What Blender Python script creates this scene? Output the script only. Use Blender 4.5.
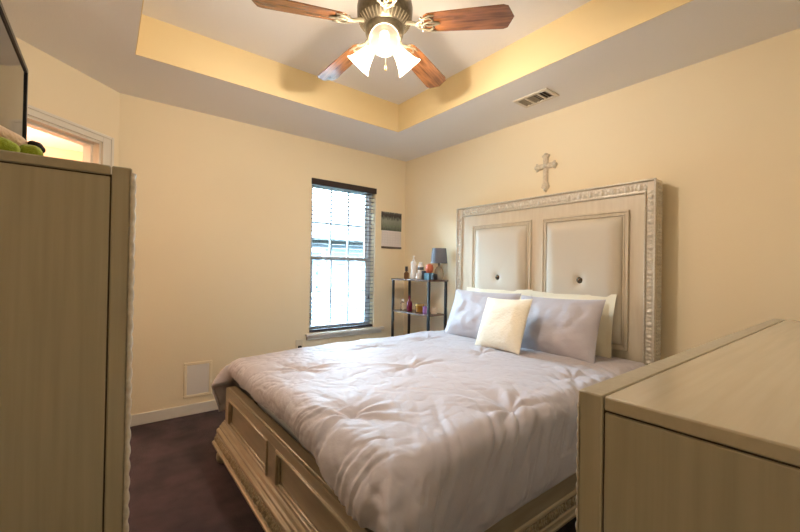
import bpy, math, random
import numpy as np
from mathutils import Vector, Matrix, noise as mnoise
R = math.radians
PI = math.pi
for o in list(bpy.data.objects): bpy.data.objects.remove(o)
scene = bpy.context.scene
COL = scene.collection

# ------------------------------------------------------------------ camera, sky, exposure
CAM_Z = 1.197
cam_d = bpy.data.cameras.new('camera'); cam = bpy.data.objects.new('camera', cam_d); COL.objects.link(cam)
yaw, pit, rol = R(52.0786), R(0.4317), R(0.9592)
f = Vector((math.cos(yaw)*math.cos(pit), math.sin(yaw)*math.cos(pit), math.sin(pit)))
r = f.cross(Vector((0, 0, 1))).normalized(); u = r.cross(f)
r2 = r*math.cos(rol) + u*math.sin(rol); u2 = u*math.cos(rol) - r*math.sin(rol)
cam.matrix_world = Matrix(((r2.x, u2.x, -f.x, 0), (r2.y, u2.y, -f.y, 0), (r2.z, u2.z, -f.z, CAM_Z), (0, 0, 0, 1)))
cam_d.sensor_fit = 'HORIZONTAL'; cam_d.sensor_width = 36.0
cam_d.lens = 379.229/800*36.0
cam_d.clip_start = 0.02; cam_d.clip_end = 200
scene.camera = cam

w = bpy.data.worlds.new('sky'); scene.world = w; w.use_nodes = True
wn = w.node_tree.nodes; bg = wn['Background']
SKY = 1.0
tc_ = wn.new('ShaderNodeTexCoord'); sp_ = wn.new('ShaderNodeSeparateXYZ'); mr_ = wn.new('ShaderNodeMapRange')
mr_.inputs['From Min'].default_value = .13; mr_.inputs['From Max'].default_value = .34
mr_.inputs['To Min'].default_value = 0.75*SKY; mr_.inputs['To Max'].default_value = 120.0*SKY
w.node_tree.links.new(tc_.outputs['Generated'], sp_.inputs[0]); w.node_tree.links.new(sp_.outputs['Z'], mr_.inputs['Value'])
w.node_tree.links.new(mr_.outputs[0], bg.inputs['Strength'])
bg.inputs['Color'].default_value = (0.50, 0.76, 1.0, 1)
scene.view_settings.view_transform = 'Standard'
scene.view_settings.look = 'None'
scene.view_settings.gamma = 1.0
scene.view_settings.use_curve_mapping = False
scene.view_settings.exposure = 0.65
FAN_W = 20.0            # watts of each fan bulb
HALL_W = 45.0

def add_portal():
    d = bpy.data.lights.new('window_sky_portal', 'AREA'); d.shape = 'RECTANGLE'; d.size = 0.74; d.size_y = 1.48
    d.cycles.is_portal = True
    o = bpy.data.objects.new('window_sky_portal', d); COL.objects.link(o)
    o.location = (1.945, 3.60, 1.31); o.rotation_euler = (R(-90), 0, 0)     # looks to -Y, into the room
add_portal()

# ------------------------------------------------------------------ materials
def srgb(r, g, b):
    c = [x/255 for x in (r, g, b)]
    return tuple(x/12.92 if x <= .04045 else ((x+.055)/1.055)**2.4 for x in c) + (1,)
def lin(r, g, b): return (r, g, b, 1)
MATS = {}
def mat(name, col, rough=.5, metal=0., noise=None, bump=None, coat=0., spec=None, sheen=0., trans=0., ior=None, emit=None, col2=None, coords='Object'):
    """noise=(scale xyz, detail, amount) mixes col with col2; bump=(scale xyz, strength, distance)"""
    m = bpy.data.materials.new(name); m.use_nodes = True
    nt = m.node_tree; b = nt.nodes['Principled BSDF']
    b.inputs['Base Color'].default_value = col
    b.inputs['Roughness'].default_value = rough; b.inputs['Metallic'].default_value = metal
    if spec is not None: b.inputs['Specular IOR Level'].default_value = spec
    if coat: b.inputs['Coat Weight'].default_value = coat; b.inputs['Coat Roughness'].default_value = .15
    if sheen: b.inputs['Sheen Weight'].default_value = sheen; b.inputs['Sheen Roughness'].default_value = .4
    if trans: b.inputs['Transmission Weight'].default_value = trans
    if ior: b.inputs['IOR'].default_value = ior
    if emit: b.inputs['Emission Color'].default_value = emit[0]; b.inputs['Emission Strength'].default_value = emit[1]
    tc = None
    if noise or bump:
        tc = nt.nodes.new('ShaderNodeTexCoord')
    if noise:
        mp = nt.nodes.new('ShaderNodeMapping'); mp.inputs['Scale'].default_value = noise[0]
        nz = nt.nodes.new('ShaderNodeTexNoise'); nz.inputs['Scale'].default_value = 1; nz.inputs['Detail'].default_value = noise[1]
        mx = nt.nodes.new('ShaderNodeMix'); mx.data_type = 'RGBA'
        rp = nt.nodes.new('ShaderNodeValToRGB'); rp.color_ramp.elements[0].position = .5-noise[2]; rp.color_ramp.elements[1].position = .5+noise[2]
        nt.links.new(tc.outputs[coords], mp.inputs[0]); nt.links.new(mp.outputs[0], nz.inputs['Vector'])
        nt.links.new(nz.outputs['Fac'], rp.inputs[0]); nt.links.new(rp.outputs[0], mx.inputs[0])
        mx.inputs[6].default_value = col; mx.inputs[7].default_value = col2 or col
        nt.links.new(mx.outputs[2], b.inputs['Base Color'])
    if bump:
        mp2 = nt.nodes.new('ShaderNodeMapping'); mp2.inputs['Scale'].default_value = bump[0]
        n2 = nt.nodes.new('ShaderNodeTexNoise'); n2.inputs['Scale'].default_value = 1; n2.inputs['Detail'].default_value = 4
        bp = nt.nodes.new('ShaderNodeBump'); bp.inputs['Strength'].default_value = bump[1]; bp.inputs['Distance'].default_value = bump[2]
        nt.links.new(tc.outputs[coords], mp2.inputs[0]); nt.links.new(mp2.outputs[0], n2.inputs['Vector'])
        nt.links.new(n2.outputs['Fac'], bp.inputs['Height']); nt.links.new(bp.outputs[0], b.inputs['Normal'])
    MATS[name] = m
    return m
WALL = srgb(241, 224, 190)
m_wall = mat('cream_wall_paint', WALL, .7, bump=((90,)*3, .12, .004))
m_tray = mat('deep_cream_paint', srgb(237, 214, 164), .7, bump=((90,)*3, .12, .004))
m_ceil = mat('textured_ceiling_white', srgb(238, 233, 228), .85, bump=((120,)*3, .3, .006))
m_trim = mat('white_trim_paint', srgb(226, 218, 203), .4)
m_carpet = mat('dark_plum_carpet', srgb(42, 27, 31), .95, noise=((7, 7, 7), 7, .2), col2=srgb(80, 57, 59), bump=((260,)*3, .9, .012), sheen=.05)
m_vinyl = mat('window_vinyl', srgb(225, 228, 230), .35)
m_hall = mat('peach_hall_paint', srgb(236, 196, 160), .7)
def thin_glass():
    m = bpy.data.materials.new('window_glass'); m.use_nodes = True; nt = m.node_tree
    for n in list(nt.nodes): nt.nodes.remove(n)
    out = nt.nodes.new('ShaderNodeOutputMaterial'); tp = nt.nodes.new('ShaderNodeBsdfTransparent'); gl = nt.nodes.new('ShaderNodeBsdfGlossy')
    fr = nt.nodes.new('ShaderNodeFresnel'); mx = nt.nodes.new('ShaderNodeMixShader'); fr.inputs[0].default_value = 1.45; gl.inputs['Roughness'].default_value = .02
    tp.inputs[0].default_value = (.97, .99, .99, 1)
    nt.links.new(fr.outputs[0], mx.inputs[0]); nt.links.new(tp.outputs[0], mx.inputs[1]); nt.links.new(gl.outputs[0], mx.inputs[2]); nt.links.new(mx.outputs[0], out.inputs[0])
    return m
m_glass = thin_glass()
m_blind = mat('espresso_blind_slats', srgb(78, 72, 73), .45)
m_valance = mat('espresso_valance', srgb(46, 34, 36), .35)
m_cord = mat('blind_cord', srgb(80, 70, 70), .8)
GR = (3, 3, 60)
def wood(name, c1, c2, scale, rough, coat=0, metal=0, bs=.12):
    return mat(name, c1, rough, metal, noise=(scale, 6, .28), col2=c2, bump=(scale, bs, .002), coat=coat)
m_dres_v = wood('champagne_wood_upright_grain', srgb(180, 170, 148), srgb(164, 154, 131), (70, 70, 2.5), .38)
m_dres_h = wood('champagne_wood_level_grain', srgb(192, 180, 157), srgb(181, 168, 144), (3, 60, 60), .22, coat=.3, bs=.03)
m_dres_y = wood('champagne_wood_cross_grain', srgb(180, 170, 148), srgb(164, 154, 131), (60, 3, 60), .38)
m_groove = mat('dark_groove', srgb(70, 58, 42), .7)
m_bead = mat('silvered_carving', srgb(220, 212, 198), .32, .12, noise=((90, 90, 90), 4, .3), col2=srgb(188, 176, 154))
m_bed_v = wood('pale_champagne_bed_wood', srgb(218, 205, 182), srgb(204, 188, 163), (40, 40, 4), .36, .15, .0)
m_bed_h = wood('pale_champagne_rail_wood', srgb(174, 158, 131), srgb(150, 133, 106), (40, 5, 40), .3, .2, .15)
m_rail = wood('pale_champagne_side_wood', srgb(174, 158, 131), srgb(150, 133, 106), (5, 40, 40), .3, .2, .15)
m_carve = mat('bronzed_carving', srgb(190, 174, 142), .35, .1, noise=((90, 90, 90), 4, .25), col2=srgb(128, 108, 80))
m_uph = mat('cream_upholstery', srgb(206, 194, 174), .55, bump=((300,)*3, .15, .002), sheen=.2)
m_crys = mat('crystal_button', srgb(95, 85, 72), .12, .8)
m_comf = mat('lavender_grey_satin', srgb(178, 170, 173), .62, spec=.3, bump=((55, 55, 55), .22, .006), sheen=.3)
m_pillow = mat('lavender_grey_cotton', srgb(182, 174, 177), .6, bump=((40,)*3, .25, .008), sheen=.3)
m_sham = mat('cream_cotton', srgb(236, 226, 200), .7, bump=((60,)*3, .2, .006), sheen=.2)
m_throw = mat('ivory_boucle', srgb(240, 230, 208), .85, noise=((45, 45, 18), 5, .3), col2=srgb(234, 223, 200), bump=((90, 90, 40), .45, .008))
m_matt = mat('mattress_ticking', srgb(225, 222, 214), .8)
m_black = mat('black_metal', srgb(22, 22, 26), .4)
m_tvb = mat('black_plastic', srgb(16, 15, 16), .3)
m_screen = mat('dark_glossy_screen', srgb(18, 17, 16), .06)
m_shelf = wood('rustic_brown_board', srgb(120, 92, 78), srgb(96, 72, 62), (60, 6, 60), .25)
m_pew = mat('antique_pewter', srgb(128, 120, 104), .35, .8, noise=((60,)*3, 4, .3), col2=srgb(92, 84, 70))
m_pewl = mat('bright_pewter', srgb(150, 141, 122), .4, .6)
m_oak = mat('walnut_blade_grain', srgb(168, 110, 66), .14, noise=((5, 70, 70), 7, .2), col2=srgb(94, 58, 32), coat=.5)
m_brass = mat('aged_brass', srgb(150, 128, 84), .35, .8)

def shade_mat():
    m = bpy.data.materials.new('frosted_lamp_glass'); m.use_nodes = True; nt = m.node_tree
    for n in list(nt.nodes): nt.nodes.remove(n)
    out = nt.nodes.new('ShaderNodeOutputMaterial'); tr = nt.nodes.new('ShaderNodeBsdfTranslucent'); tp = nt.nodes.new('ShaderNodeBsdfTransparent')
    em = nt.nodes.new('ShaderNodeEmission'); mx = nt.nodes.new('ShaderNodeMixShader'); ad = nt.nodes.new('ShaderNodeAddShader')
    tr.inputs[0].default_value = (.55, .50, .43, 1); tp.inputs[0].default_value = (1, .97, .9, 1)
    em.inputs[0].default_value = (1, .84, .62, 1); em.inputs[1].default_value = .2
    mx.inputs[0].default_value = .45
    nt.links.new(tr.outputs[0], mx.inputs[1]); nt.links.new(tp.outputs[0], mx.inputs[2])
    nt.links.new(mx.outputs[0], ad.inputs[0]); nt.links.new(em.outputs[0], ad.inputs[1]); nt.links.new(ad.outputs[0], out.inputs[0])
    return m
m_shade = shade_mat()
m_bulb = mat('lit_bulb', (1, .9, .75, 1), .5, emit=((1, .88, .68, 1), 5.0))

# ------------------------------------------------------------------ mesh helpers
class MB:
    def __init__(s): s.v = []; s.f = []
    def add(s, vs, fs):
        n = len(s.v); s.v += [tuple(p) for p in vs]; s.f += [tuple(i+n for i in f) for f in fs]; return s
    def box(s, x0, x1, y0, y1, z0, z1):
        return s.add([(x0,y0,z0),(x1,y0,z0),(x1,y1,z0),(x0,y1,z0),(x0,y0,z1),(x1,y0,z1),(x1,y1,z1),(x0,y1,z1)],
                     [(0,3,2,1),(4,5,6,7),(0,1,5,4),(1,2,6,5),(2,3,7,6),(3,0,4,7)])
    def lathe(s, prof, c=(0,0,0), n=24, axis=None, cap=True):
        """prof: list of (radius, height) along axis"""
        q = Vector((0,0,1)).rotation_difference(Vector(axis)) if axis else None
        vs = []; fs = []; m = len(prof)
        for (ra, h) in prof:
            for k in range(n):
                a = 2*PI*k/n; p = Vector((ra*math.cos(a), ra*math.sin(a), h))
                if q: p = q @ p
                vs.append(p + Vector(c))
        for i in range(m-1):
            for k in range(n):
                k2 = (k+1) % n; fs.append((i*n+k, i*n+k2, (i+1)*n+k2, (i+1)*n+k))
        if cap:
            fs.append(tuple(reversed(range(n)))); fs.append(tuple((m-1)*n+k for k in range(n)))
        return s.add(vs, fs)
    def tube(s, pts, rad, n=8):
        pts = [Vector(p) for p in pts]; vs = []; fs = []
        rads = rad if isinstance(rad, (list, tuple)) else [rad]*len(pts)
        up = None
        for i, p in enumerate(pts):
            t = (pts[min(i+1, len(pts)-1)] - pts[max(i-1, 0)]).normalized()
            if up is None:
                up = t.orthogonal().normalized()
            up = (up - t*up.dot(t)).normalized(); b = t.cross(up)
            for k in range(n):
                a = 2*PI*k/n; vs.append(p + (up*math.cos(a) + b*math.sin(a))*rads[i])
        for i in range(len(pts)-1):
            for k in range(n):
                k2 = (k+1) % n; fs.append((i*n+k, i*n+k2, (i+1)*n+k2, (i+1)*n+k))
        fs.append(tuple(reversed(range(n)))); fs.append(tuple((len(pts)-1)*n+k for k in range(n)))
        return s.add(vs, fs)
    def sphere(s, c, ra, n=16, m=10, sc=(1,1,1)):
        vs = [(c[0], c[1], c[2]-ra*sc[2])]; fs = []
        for i in range(1, m):
            th = -PI/2 + PI*i/m
            for k in range(n):
                a = 2*PI*k/n
                vs.append((c[0]+ra*sc[0]*math.cos(th)*math.cos(a), c[1]+ra*sc[1]*math.cos(th)*math.sin(a), c[2]+ra*sc[2]*math.sin(th)))
        vs.append((c[0], c[1], c[2]+ra*sc[2])); top = len(vs)-1
        for k in range(n):
            k2 = (k+1) % n
            fs.append((0, 1+k2, 1+k)); fs.append((1+(m-2)*n+k, 1+(m-2)*n+k2, top))
            for i in range(m-2): fs.append((1+i*n+k, 1+i*n+k2, 1+(i+1)*n+k2, 1+(i+1)*n+k))
        return s.add(vs, fs)
    def prism(s, poly, fn0, fn1):
        """poly: 2D outline; fn0/fn1 map (a,b) to the two end faces"""
        n = len(poly)
        vs = [fn0(*p) for p in poly] + [fn1(*p) for p in poly]
        fs = [tuple(reversed(range(n))), tuple(range(n, 2*n))]
        for i in range(n): fs.append((i, (i+1) % n, n+(i+1) % n, n+i))
        return s.add(vs, fs)
    def grid(s, P, closed_u=False):
        """P: (nu, nv, 3) array"""
        nu, nv = P.shape[:2]
        vs = P.reshape(-1, 3).tolist(); fs = []
        for i in range(nu-1 if not closed_u else nu):
            i2 = (i+1) % nu
            for j in range(nv-1): fs.append((i*nv+j, i2*nv+j, i2*nv+j+1, i*nv+j+1))
        return s.add(vs, fs)
    def relief(s, a, d, up, nrm, length, width, period, func, amp, nx=10, ny=7):
        """carved strip starting at a, running along d, 'width' along up, raised along nrm, with a closed back"""
        a, d, up, nrm = Vector(a), Vector(d), Vector(up), Vector(nrm)
        k = max(1, round(length/period)); n = k*nx + 1
        P = np.zeros((n, ny+2, 3))
        for i in range(n):
            S = (i/nx) % 1.0; L = length*i/(n-1)
            for j in range(ny):
                t = j/(ny-1); h = amp*func(S, t)
                P[i, j+1] = a + d*L + up*(width*t) + nrm*h
            P[i, 0] = a + d*L - nrm*.004; P[i, ny+1] = a + d*L + up*width - nrm*.004
        return s.grid(P)
    def build(s, name, m, parent=None, smooth=35, loc=None, bevel=0, seg=2):
        me = bpy.data.meshes.new(name)
        L = Vector((0, 0, 0))
        if parent is not None: L = world_loc(parent)
        vs = np.array(s.v, dtype=float)
        if parent is None:
            if loc is None:
                loc = ((vs[:,0].min()+vs[:,0].max())/2, (vs[:,1].min()+vs[:,1].max())/2, vs[:,2].min())
            L = Vector(loc)
        vs = vs - np.array(L)
        me.from_pydata(vs.tolist(), [], s.f)
        import bmesh
        bm = bmesh.new(); bm.from_mesh(me); bmesh.ops.recalc_face_normals(bm, faces=bm.faces); bm.to_mesh(me); bm.free()
        if smooth:
            me.polygons.foreach_set('use_smooth', [True]*len(me.polygons))
            me.set_sharp_from_angle(angle=R(smooth))
        me.materials.append(m)
        o = bpy.data.objects.new(name, me); COL.objects.link(o)
        if parent is None: o.location = L
        else: o.parent = parent
        if bevel:
            b = o.modifiers.new('bevel', 'BEVEL'); b.width = bevel; b.segments = seg; b.limit_method = 'ANGLE'; b.angle_limit = R(40)
        return o
def world_loc(o):
    v = Vector((0, 0, 0))
    while o is not None: v += o.location; o = o.parent
    return v
def tag(o, label, cat, group=None):
    o['label'] = label; o['category'] = cat
    if group: o['group'] = group
    return o
def thing(name, loc, label, cat, group=None):
    o = bpy.data.objects.new(name, None); COL.objects.link(o); o.location = loc; o.empty_display_size = .1
    return tag(o, label, cat, group)
def struct(o): o['kind'] = 'structure'; return o
def sbox(name, m, *b, **k): return struct(MB().box(*b).build(name, m, **k))
def rect_frame(mb, x0, x1, z0, z1, w_, mapper, d0, d1):
    """four mitred-looking bars round an opening; mapper(a, depth, b) -> point"""
    for (a0, a1, b0, b1) in ((x0, x1, z1-w_, z1), (x0, x1, z0, z0+w_), (x0, x0+w_, z0+w_, z1-w_), (x1-w_, x1, z0+w_, z1-w_)):
        c = [(a0,d0,b0),(a1,d0,b0),(a1,d1,b0),(a0,d1,b0),(a0,d0,b1),(a1,d0,b1),(a1,d1,b1),(a0,d1,b1)]
        mb.add([mapper(*p) for p in c], [(0,3,2,1),(4,5,6,7),(0,1,5,4),(1,2,6,5),(2,3,7,6),(3,0,4,7)])
    return mb
def fbm(x, y, z=0., o=4): return mnoise.fractal(Vector((x, y, z)), 1.0, 2.0, o)

# ------------------------------------------------------------------ room shell
XL, XR, YN, YF, CH, TH = -.52, 2.735, -.50, 3.43, 2.44, 2.69
DX, DY = .067, 3.43              # where the slanted door wall meets the window wall
DLX, DLY = XL, DY-(DX-XL)        # ... and the left wall
sbox('floor', m_carpet, XL-2.2, XR+.12, YN-.12, YF+2.0, -.08, 0)
WX0, WX1, WZ0, WZ1 = 1.572, 2.322, .56, 2.062
mb = MB().box(DX, WX0, YF, YF+.14, 0, TH+.05).box(WX1, XR+.12, YF, YF+.14, 0, TH+.05).box(WX0, WX1, YF, YF+.14, 0, WZ0).box(WX0, WX1, YF, YF+.14, WZ1, TH+.05)
struct(mb.build('wall_window', m_wall))
sbox('wall_headboard', m_wall, XR, XR+.12, YN-.12, YF, 0, TH+.05)
sbox('wall_left', m_wall, XL-.12, XL, YN-.12, DLY, 0, TH+.05)
sbox('wall_near', m_wall, XL, XR, YN-.12, YN, 0, TH+.05)
# soffit ring and raised tray
TX0, TX1, TY0, TY1 = .12, 2.09, .44, 2.74
mb = MB()
for b in ((XL-.12, TX0, YN, YF+.1), (TX1, XR, YN, YF), (TX0, TX1, YN, TY0), (TX0, TX1, TY1, YF)):
    mb.box(b[0], b[1], b[2], b[3], CH, CH+.02)
struct(mb.build('ceiling', m_ceil))
mb = MB().box(TX0-.03, TX0, TY0, TY1, CH+.02, TH).box(TX1, TX1+.03, TY0, TY1, CH+.02, TH).box(TX0-.03, TX1+.03, TY0-.03, TY0, CH+.02, TH).box(TX0-.03, TX1+.03, TY1, TY1+.03, CH+.02, TH)
# the painted risers reach down to the soffit face
mb.box(TX0, TX0+.004, TY0, TY1, CH, TH).box(TX1-.004, TX1, TY0, TY1, CH, TH).box(TX0, TX1, TY0, TY0+.004, CH, TH).box(TX0, TX1, TY1-.004, TY1, CH, TH)
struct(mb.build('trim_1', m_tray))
sbox('ceiling_tray', m_ceil, XL-.12, XR+.12, YN-.12, YF+.14, TH, TH+.06)

# slanted wall with the doorway; s runs along the wall from the window-wall corner
SD = Vector((-math.sqrt(.5), -math.sqrt(.5), 0)); SN = Vector((-math.sqrt(.5), math.sqrt(.5), 0))   # SN points into the hall
S_LEN = math.hypot(DX-DLX, DY-DLY)
def slant(s, d, z): return Vector((DX, DY, 0)) + SD*s + SN*d + Vector((0, 0, z))
def slant_box(mb, s0, s1, d0, d1, z0, z1):
    c = [(s0,d0,z0),(s1,d0,z0),(s1,d1,z0),(s0,d1,z0),(s0,d0,z1),(s1,d0,z1),(s1,d1,z1),(s0,d1,z1)]
    return mb.add([slant(*p) for p in c], [(0,3,2,1),(4,5,6,7),(0,1,5,4),(1,2,6,5),(2,3,7,6),(3,0,4,7)])
OS0, OS1, OZ = .140, .745, 2.035
mb = MB(); slant_box(mb, 0, OS0, 0, .11, 0, TH); slant_box(mb, OS1, S_LEN, 0, .11, 0, TH); slant_box(mb, OS0, OS1, 0, .11, OZ, TH)
struct(mb.build('wall_slanted', m_wall))
dr = bpy.data.objects.new('door_1', None); COL.objects.link(dr); dr.location = slant((OS0+OS1)/2, 0, 0); struct(dr)
mb = MB()
for (s0, s1, z0, z1) in ((OS0-.080, OS0, 0, OZ+.055), (OS1, OS1+.080, 0, OZ+.055), (OS0, OS1, OZ, OZ+.055)):
    slant_box(mb, s0, s1, -.014, 0, z0, z1)
    w_ = .02
    if z0 == 0:
        o0, o1 = (s0, s0+w_) if s0 < .4 else (s1-w_, s1)
        slant_box(mb, o0, o1, -.022, -.014, 0, OZ+.055)
    else: slant_box(mb, OS0-.060, OS1+.060, -.022, -.014, z1-w_, z1)
mb.build('door_casing', m_trim, dr, bevel=.004)
mb = MB(); slant_box(mb, OS0, OS0+.015, 0, .11, 0, OZ); slant_box(mb, OS1-.015, OS1, 0, .11, 0, OZ); slant_box(mb, OS0, OS1, 0, .11, OZ-.015, OZ)
slant_box(mb, OS0+.015, OS0+.03, .05, .11, 0, OZ-.015); slant_box(mb, OS0+.03, OS1-.03, .05, .11, OZ-.03, OZ-.015)
mb.build('door_jamb', m_trim, dr)
# the small room behind the doorway
HY, HX = 4.9, -2.1
sbox('wall_hall_back', m_hall, HX, DX+.12, HY, HY+.1, 0, 2.55)
sbox('wall_hall_side', m_hall, DX, DX+.10, YF+.14, HY, 0, 2.55)
sbox('wall_hall_left', m_hall, HX-.1, HX, DLY-.1, HY, 0, 2.55)
sbox('wall_hall_near', m_hall, HX, XL-.12, DLY-.1, DLY, 0, 2.55)
mb = MB(); c1 = slant(S_LEN, .06, 0); c2 = slant(0, .06, 0)
mb.prism([(HX, c1.y), (c1.x, c1.y), (c2.x, c2.y), (DX+.05, HY), (HX, HY)], lambda a, b: (a, b, 2.30), lambda a, b: (a, b, 2.34)); struct(mb.build('ceiling_hall', m_ceil, smooth=0))
hl = bpy.data.lights.new('hall_lamp', 'POINT'); hl.energy = HALL_W; hl.color = (1, .80, .62); hl.shadow_soft_size = .12
ho = bpy.data.objects.new('hall_lamp', hl); COL.objects.link(ho); ho.location = (-.85, 4.0, 1.9)

# baseboards
sbox('baseboard_window', m_trim, DX, XR, YF-.014, YF, 0, .085, bevel=.004)
sbox('baseboard_headboard', m_trim, XR-.014, XR, YN, YF-.014, 0, .085, bevel=.004)
sbox('baseboard_left', m_trim, XL, XL+.014, YN, DLY, 0, .085, bevel=.004)
sbox('baseboard_near', m_trim, XL+.014, XR-.014, YN, YN+.014, 0, .085, bevel=.004)

# window: vinyl double-hung unit in a deep recess
win = bpy.data.objects.new('window_1', None); COL.objects.link(win); win.location = ((WX0+WX1)/2, YF, WZ0); struct(win)
fy0, fy1 = YF+.085, YF+.135
xz = lambda a, d, b: (a, d, b)
mb = rect_frame(MB(), WX0, WX1, WZ0, WZ1, .03, xz, fy0, fy1); mb.build('window_frame', m_vinyl, win)
zm = (WZ0+WZ1)/2 - .02
for (z0, z1, y0) in ((WZ0+.03, zm+.02, fy0+.005), (zm-.02, WZ1-.03, fy0+.025)):
    sx0, sx1 = WX0+.03, WX1-.03
    mb = rect_frame(MB(), sx0, sx1, z0, z1, .035, xz, y0, y0+.02)
    sash = mb.build('sash', m_vinyl, win)
    mb = MB(); wd = (sx1-sx0-.07)/3
    for k in (1, 2): mb.box(sx0+.035+wd*k-.009, sx0+.035+wd*k+.009, y0+.004, y0+.016, z0+.035, z1-.035)
    zc = (z0+z1)/2; mb.box(sx0+.035, sx1-.035, y0+.005, y0+.015, zc-.009, zc+.009)
    mb.build('muntin', m_vinyl, sash)
    MB().box(sx0+.03, sx1-.03, y0+.008, y0+.011, z0+.03, z1-.03).build('pane', m_glass, sash)
mb = MB().box(WX0-.045, WX1+.11, YF-.05, YF, WZ0-.022, WZ0).box(WX0, WX1, YF-.001, fy0, WZ0-.001, WZ0+.001)
mb.build('window_stool', m_trim, win, bevel=.004)
MB().box(WX0-.03, WX1+.095, YF-.018, YF, WZ0-.065, WZ0-.022).build('window_apron', m_trim, win, bevel=.004)

# ------------------------------------------------------------------ blind
bl = thing('window_blind', ((WX0+WX1)/2, YF+.045, WZ0), 'dark brown horizontal slat blind lowered over the sunlit window', 'blind')
MB().box(WX0-.004, WX1+.004, YF-.012, YF+.004, WZ1-.055, WZ1+.004).build('valance', m_valance, bl, bevel=.003)
MB().box(WX0+.004, WX1-.004, YF+.012, YF+.062, WZ1-.045, WZ1-.004).build('headrail', m_valance, bl)
mb = MB(); z = WZ0+.062; n = 0
tilt = .0
while z < WZ1-.06:
    x0, x1, yc = WX0+.006, WX1-.006, YF+.037
    prof = [(-.024, .0), (-.012, .0016), (0, .0022), (.012, .0016), (.024, 0), (.024, .0022), (.012, .0038), (0, .0044), (-.012, .0038), (-.024, .0022)]
    mb.prism(prof, lambda a, b: (x0, yc+a, z+b+a*tilt), lambda a, b: (x1, yc+a, z+b+a*tilt))
    z += .0405
mb.build('slats', m_blind, bl, smooth=30)
MB().box(WX0+.006, WX1-.006, YF+.010, YF+.062, WZ0+.006, WZ0+.028).build('bottom_rail', m_valance, bl, bevel=.004)
mb = MB()
for xx in (WX0+.12, (WX0+WX1)/2, WX1-.12):
    for yy in (YF+.011, YF+.063): mb.tube([(xx, yy, WZ0+.02), (xx, yy, WZ1-.04)], .0011, 5)
mb.build('ladder_cords', m_cord, bl)
for (xx, zz) in ((WX0+.075, 1.13), (WX0+.075, .985), (WX1-.07, .87)):
    MB().tube([(xx, YF+.006, WZ1-.055), (xx, YF+.006, zz+.03)], .0011, 5).build('pull_cord', m_cord, bl)
    MB().lathe([(.002, .032), (.006, .028), (.008, .008), (.006, 0)], (xx, YF+.006, zz), 10).build('cord_tassel', m_valance, bl)

# ------------------------------------------------------------------ outdoors seen through the blind
m_lawn = mat('lawn', srgb(32, 40, 30), .9, noise=((2, 2, 2), 5, .3), col2=srgb(40, 47, 36))
m_siding = mat('slate_siding', srgb(34, 40, 45), .7); m_roof = mat('grey_shingles', srgb(34, 37, 40), .9, noise=((6, 6, 6), 4, .3), col2=srgb(28, 30, 33))
m_leaf = mat('foliage', srgb(96, 124, 84), .8)
sbox('ground', m_lawn, -25, 30, YF+2.2, 45, -.5, -.4)
hs = thing('neighbour_house', (7, 14, -.4), 'slate grey house with a dark roof seen outside through the window', 'house')
MB().box(1.0, 13, 10.6, 17, -.4, 2.1).build('wall', m_siding, hs)
mb = MB(); mb.prism([(10.1, 2.05), (17.5, 2.05), (13.8, 3.5)], lambda a, b: (.6, a, b), lambda a, b: (13.4, a, b)); mb.build('roof', m_roof, hs, smooth=0)
for wx in (4.2, 7.6):
    o = rect_frame(MB(), wx, wx+1.1, .35, 1.75, .09, lambda a, d, b: (a, 10.6-d, b), 0, .05).build('window', m_vinyl, hs)
    MB().box(wx+.09, wx+1.01, 10.58, 10.598, .44, 1.66).build('pane', mat('far_window_pane', srgb(60, 70, 80), .1), o)

# ------------------------------------------------------------------ ceiling vent
vt = thing('ceiling_vent', (2.417, 1.553, CH), 'small white metal air vent in the lowered ceiling border', 'vent')
vx0, vx1, vy0, vy1 = 2.333, 2.502, 1.418, 1.688
m_vent = mat('white_vent_paint', srgb(222, 212, 194), .45); m_duct = mat('dark_duct', srgb(58, 52, 44), .8)
mb = MB(); rect_frame(mb, vx0, vx1, vy0, vy1, .026, lambda a, d, b: (a, b, d), CH-.010, CH-.001)
for yy in (vy0+.026+.062, vy1-.026-.062): mb.box(vx0+.026, vx1-.026, yy-.007, yy+.007, CH-.010, CH-.001)
mb.build('vent_frame', m_vent, vt, bevel=.003)
MB().box(vx0+.02, vx1-.02, vy0+.02, vy1-.02, CH-.0015, CH-.0005).build('vent_opening', m_duct, vt)
mb = MB()
for k in range(9):
    yy = vy0+.034+k*(vy1-vy0-.068)/8; sgn = -1 if k < 4 else 1
    mb.prism([(-.007, -.0015), (.007, -.009), (.007, -.0075), (-.007, 0)], lambda a, b: (vx0+.026, yy+a*sgn, CH+b-.0006), lambda a, b: (vx1-.026, yy+a*sgn, CH+b-.0006))
mb.build('louvres', mat('shaded_louvre_metal', srgb(150, 140, 122), .5), vt)

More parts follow.
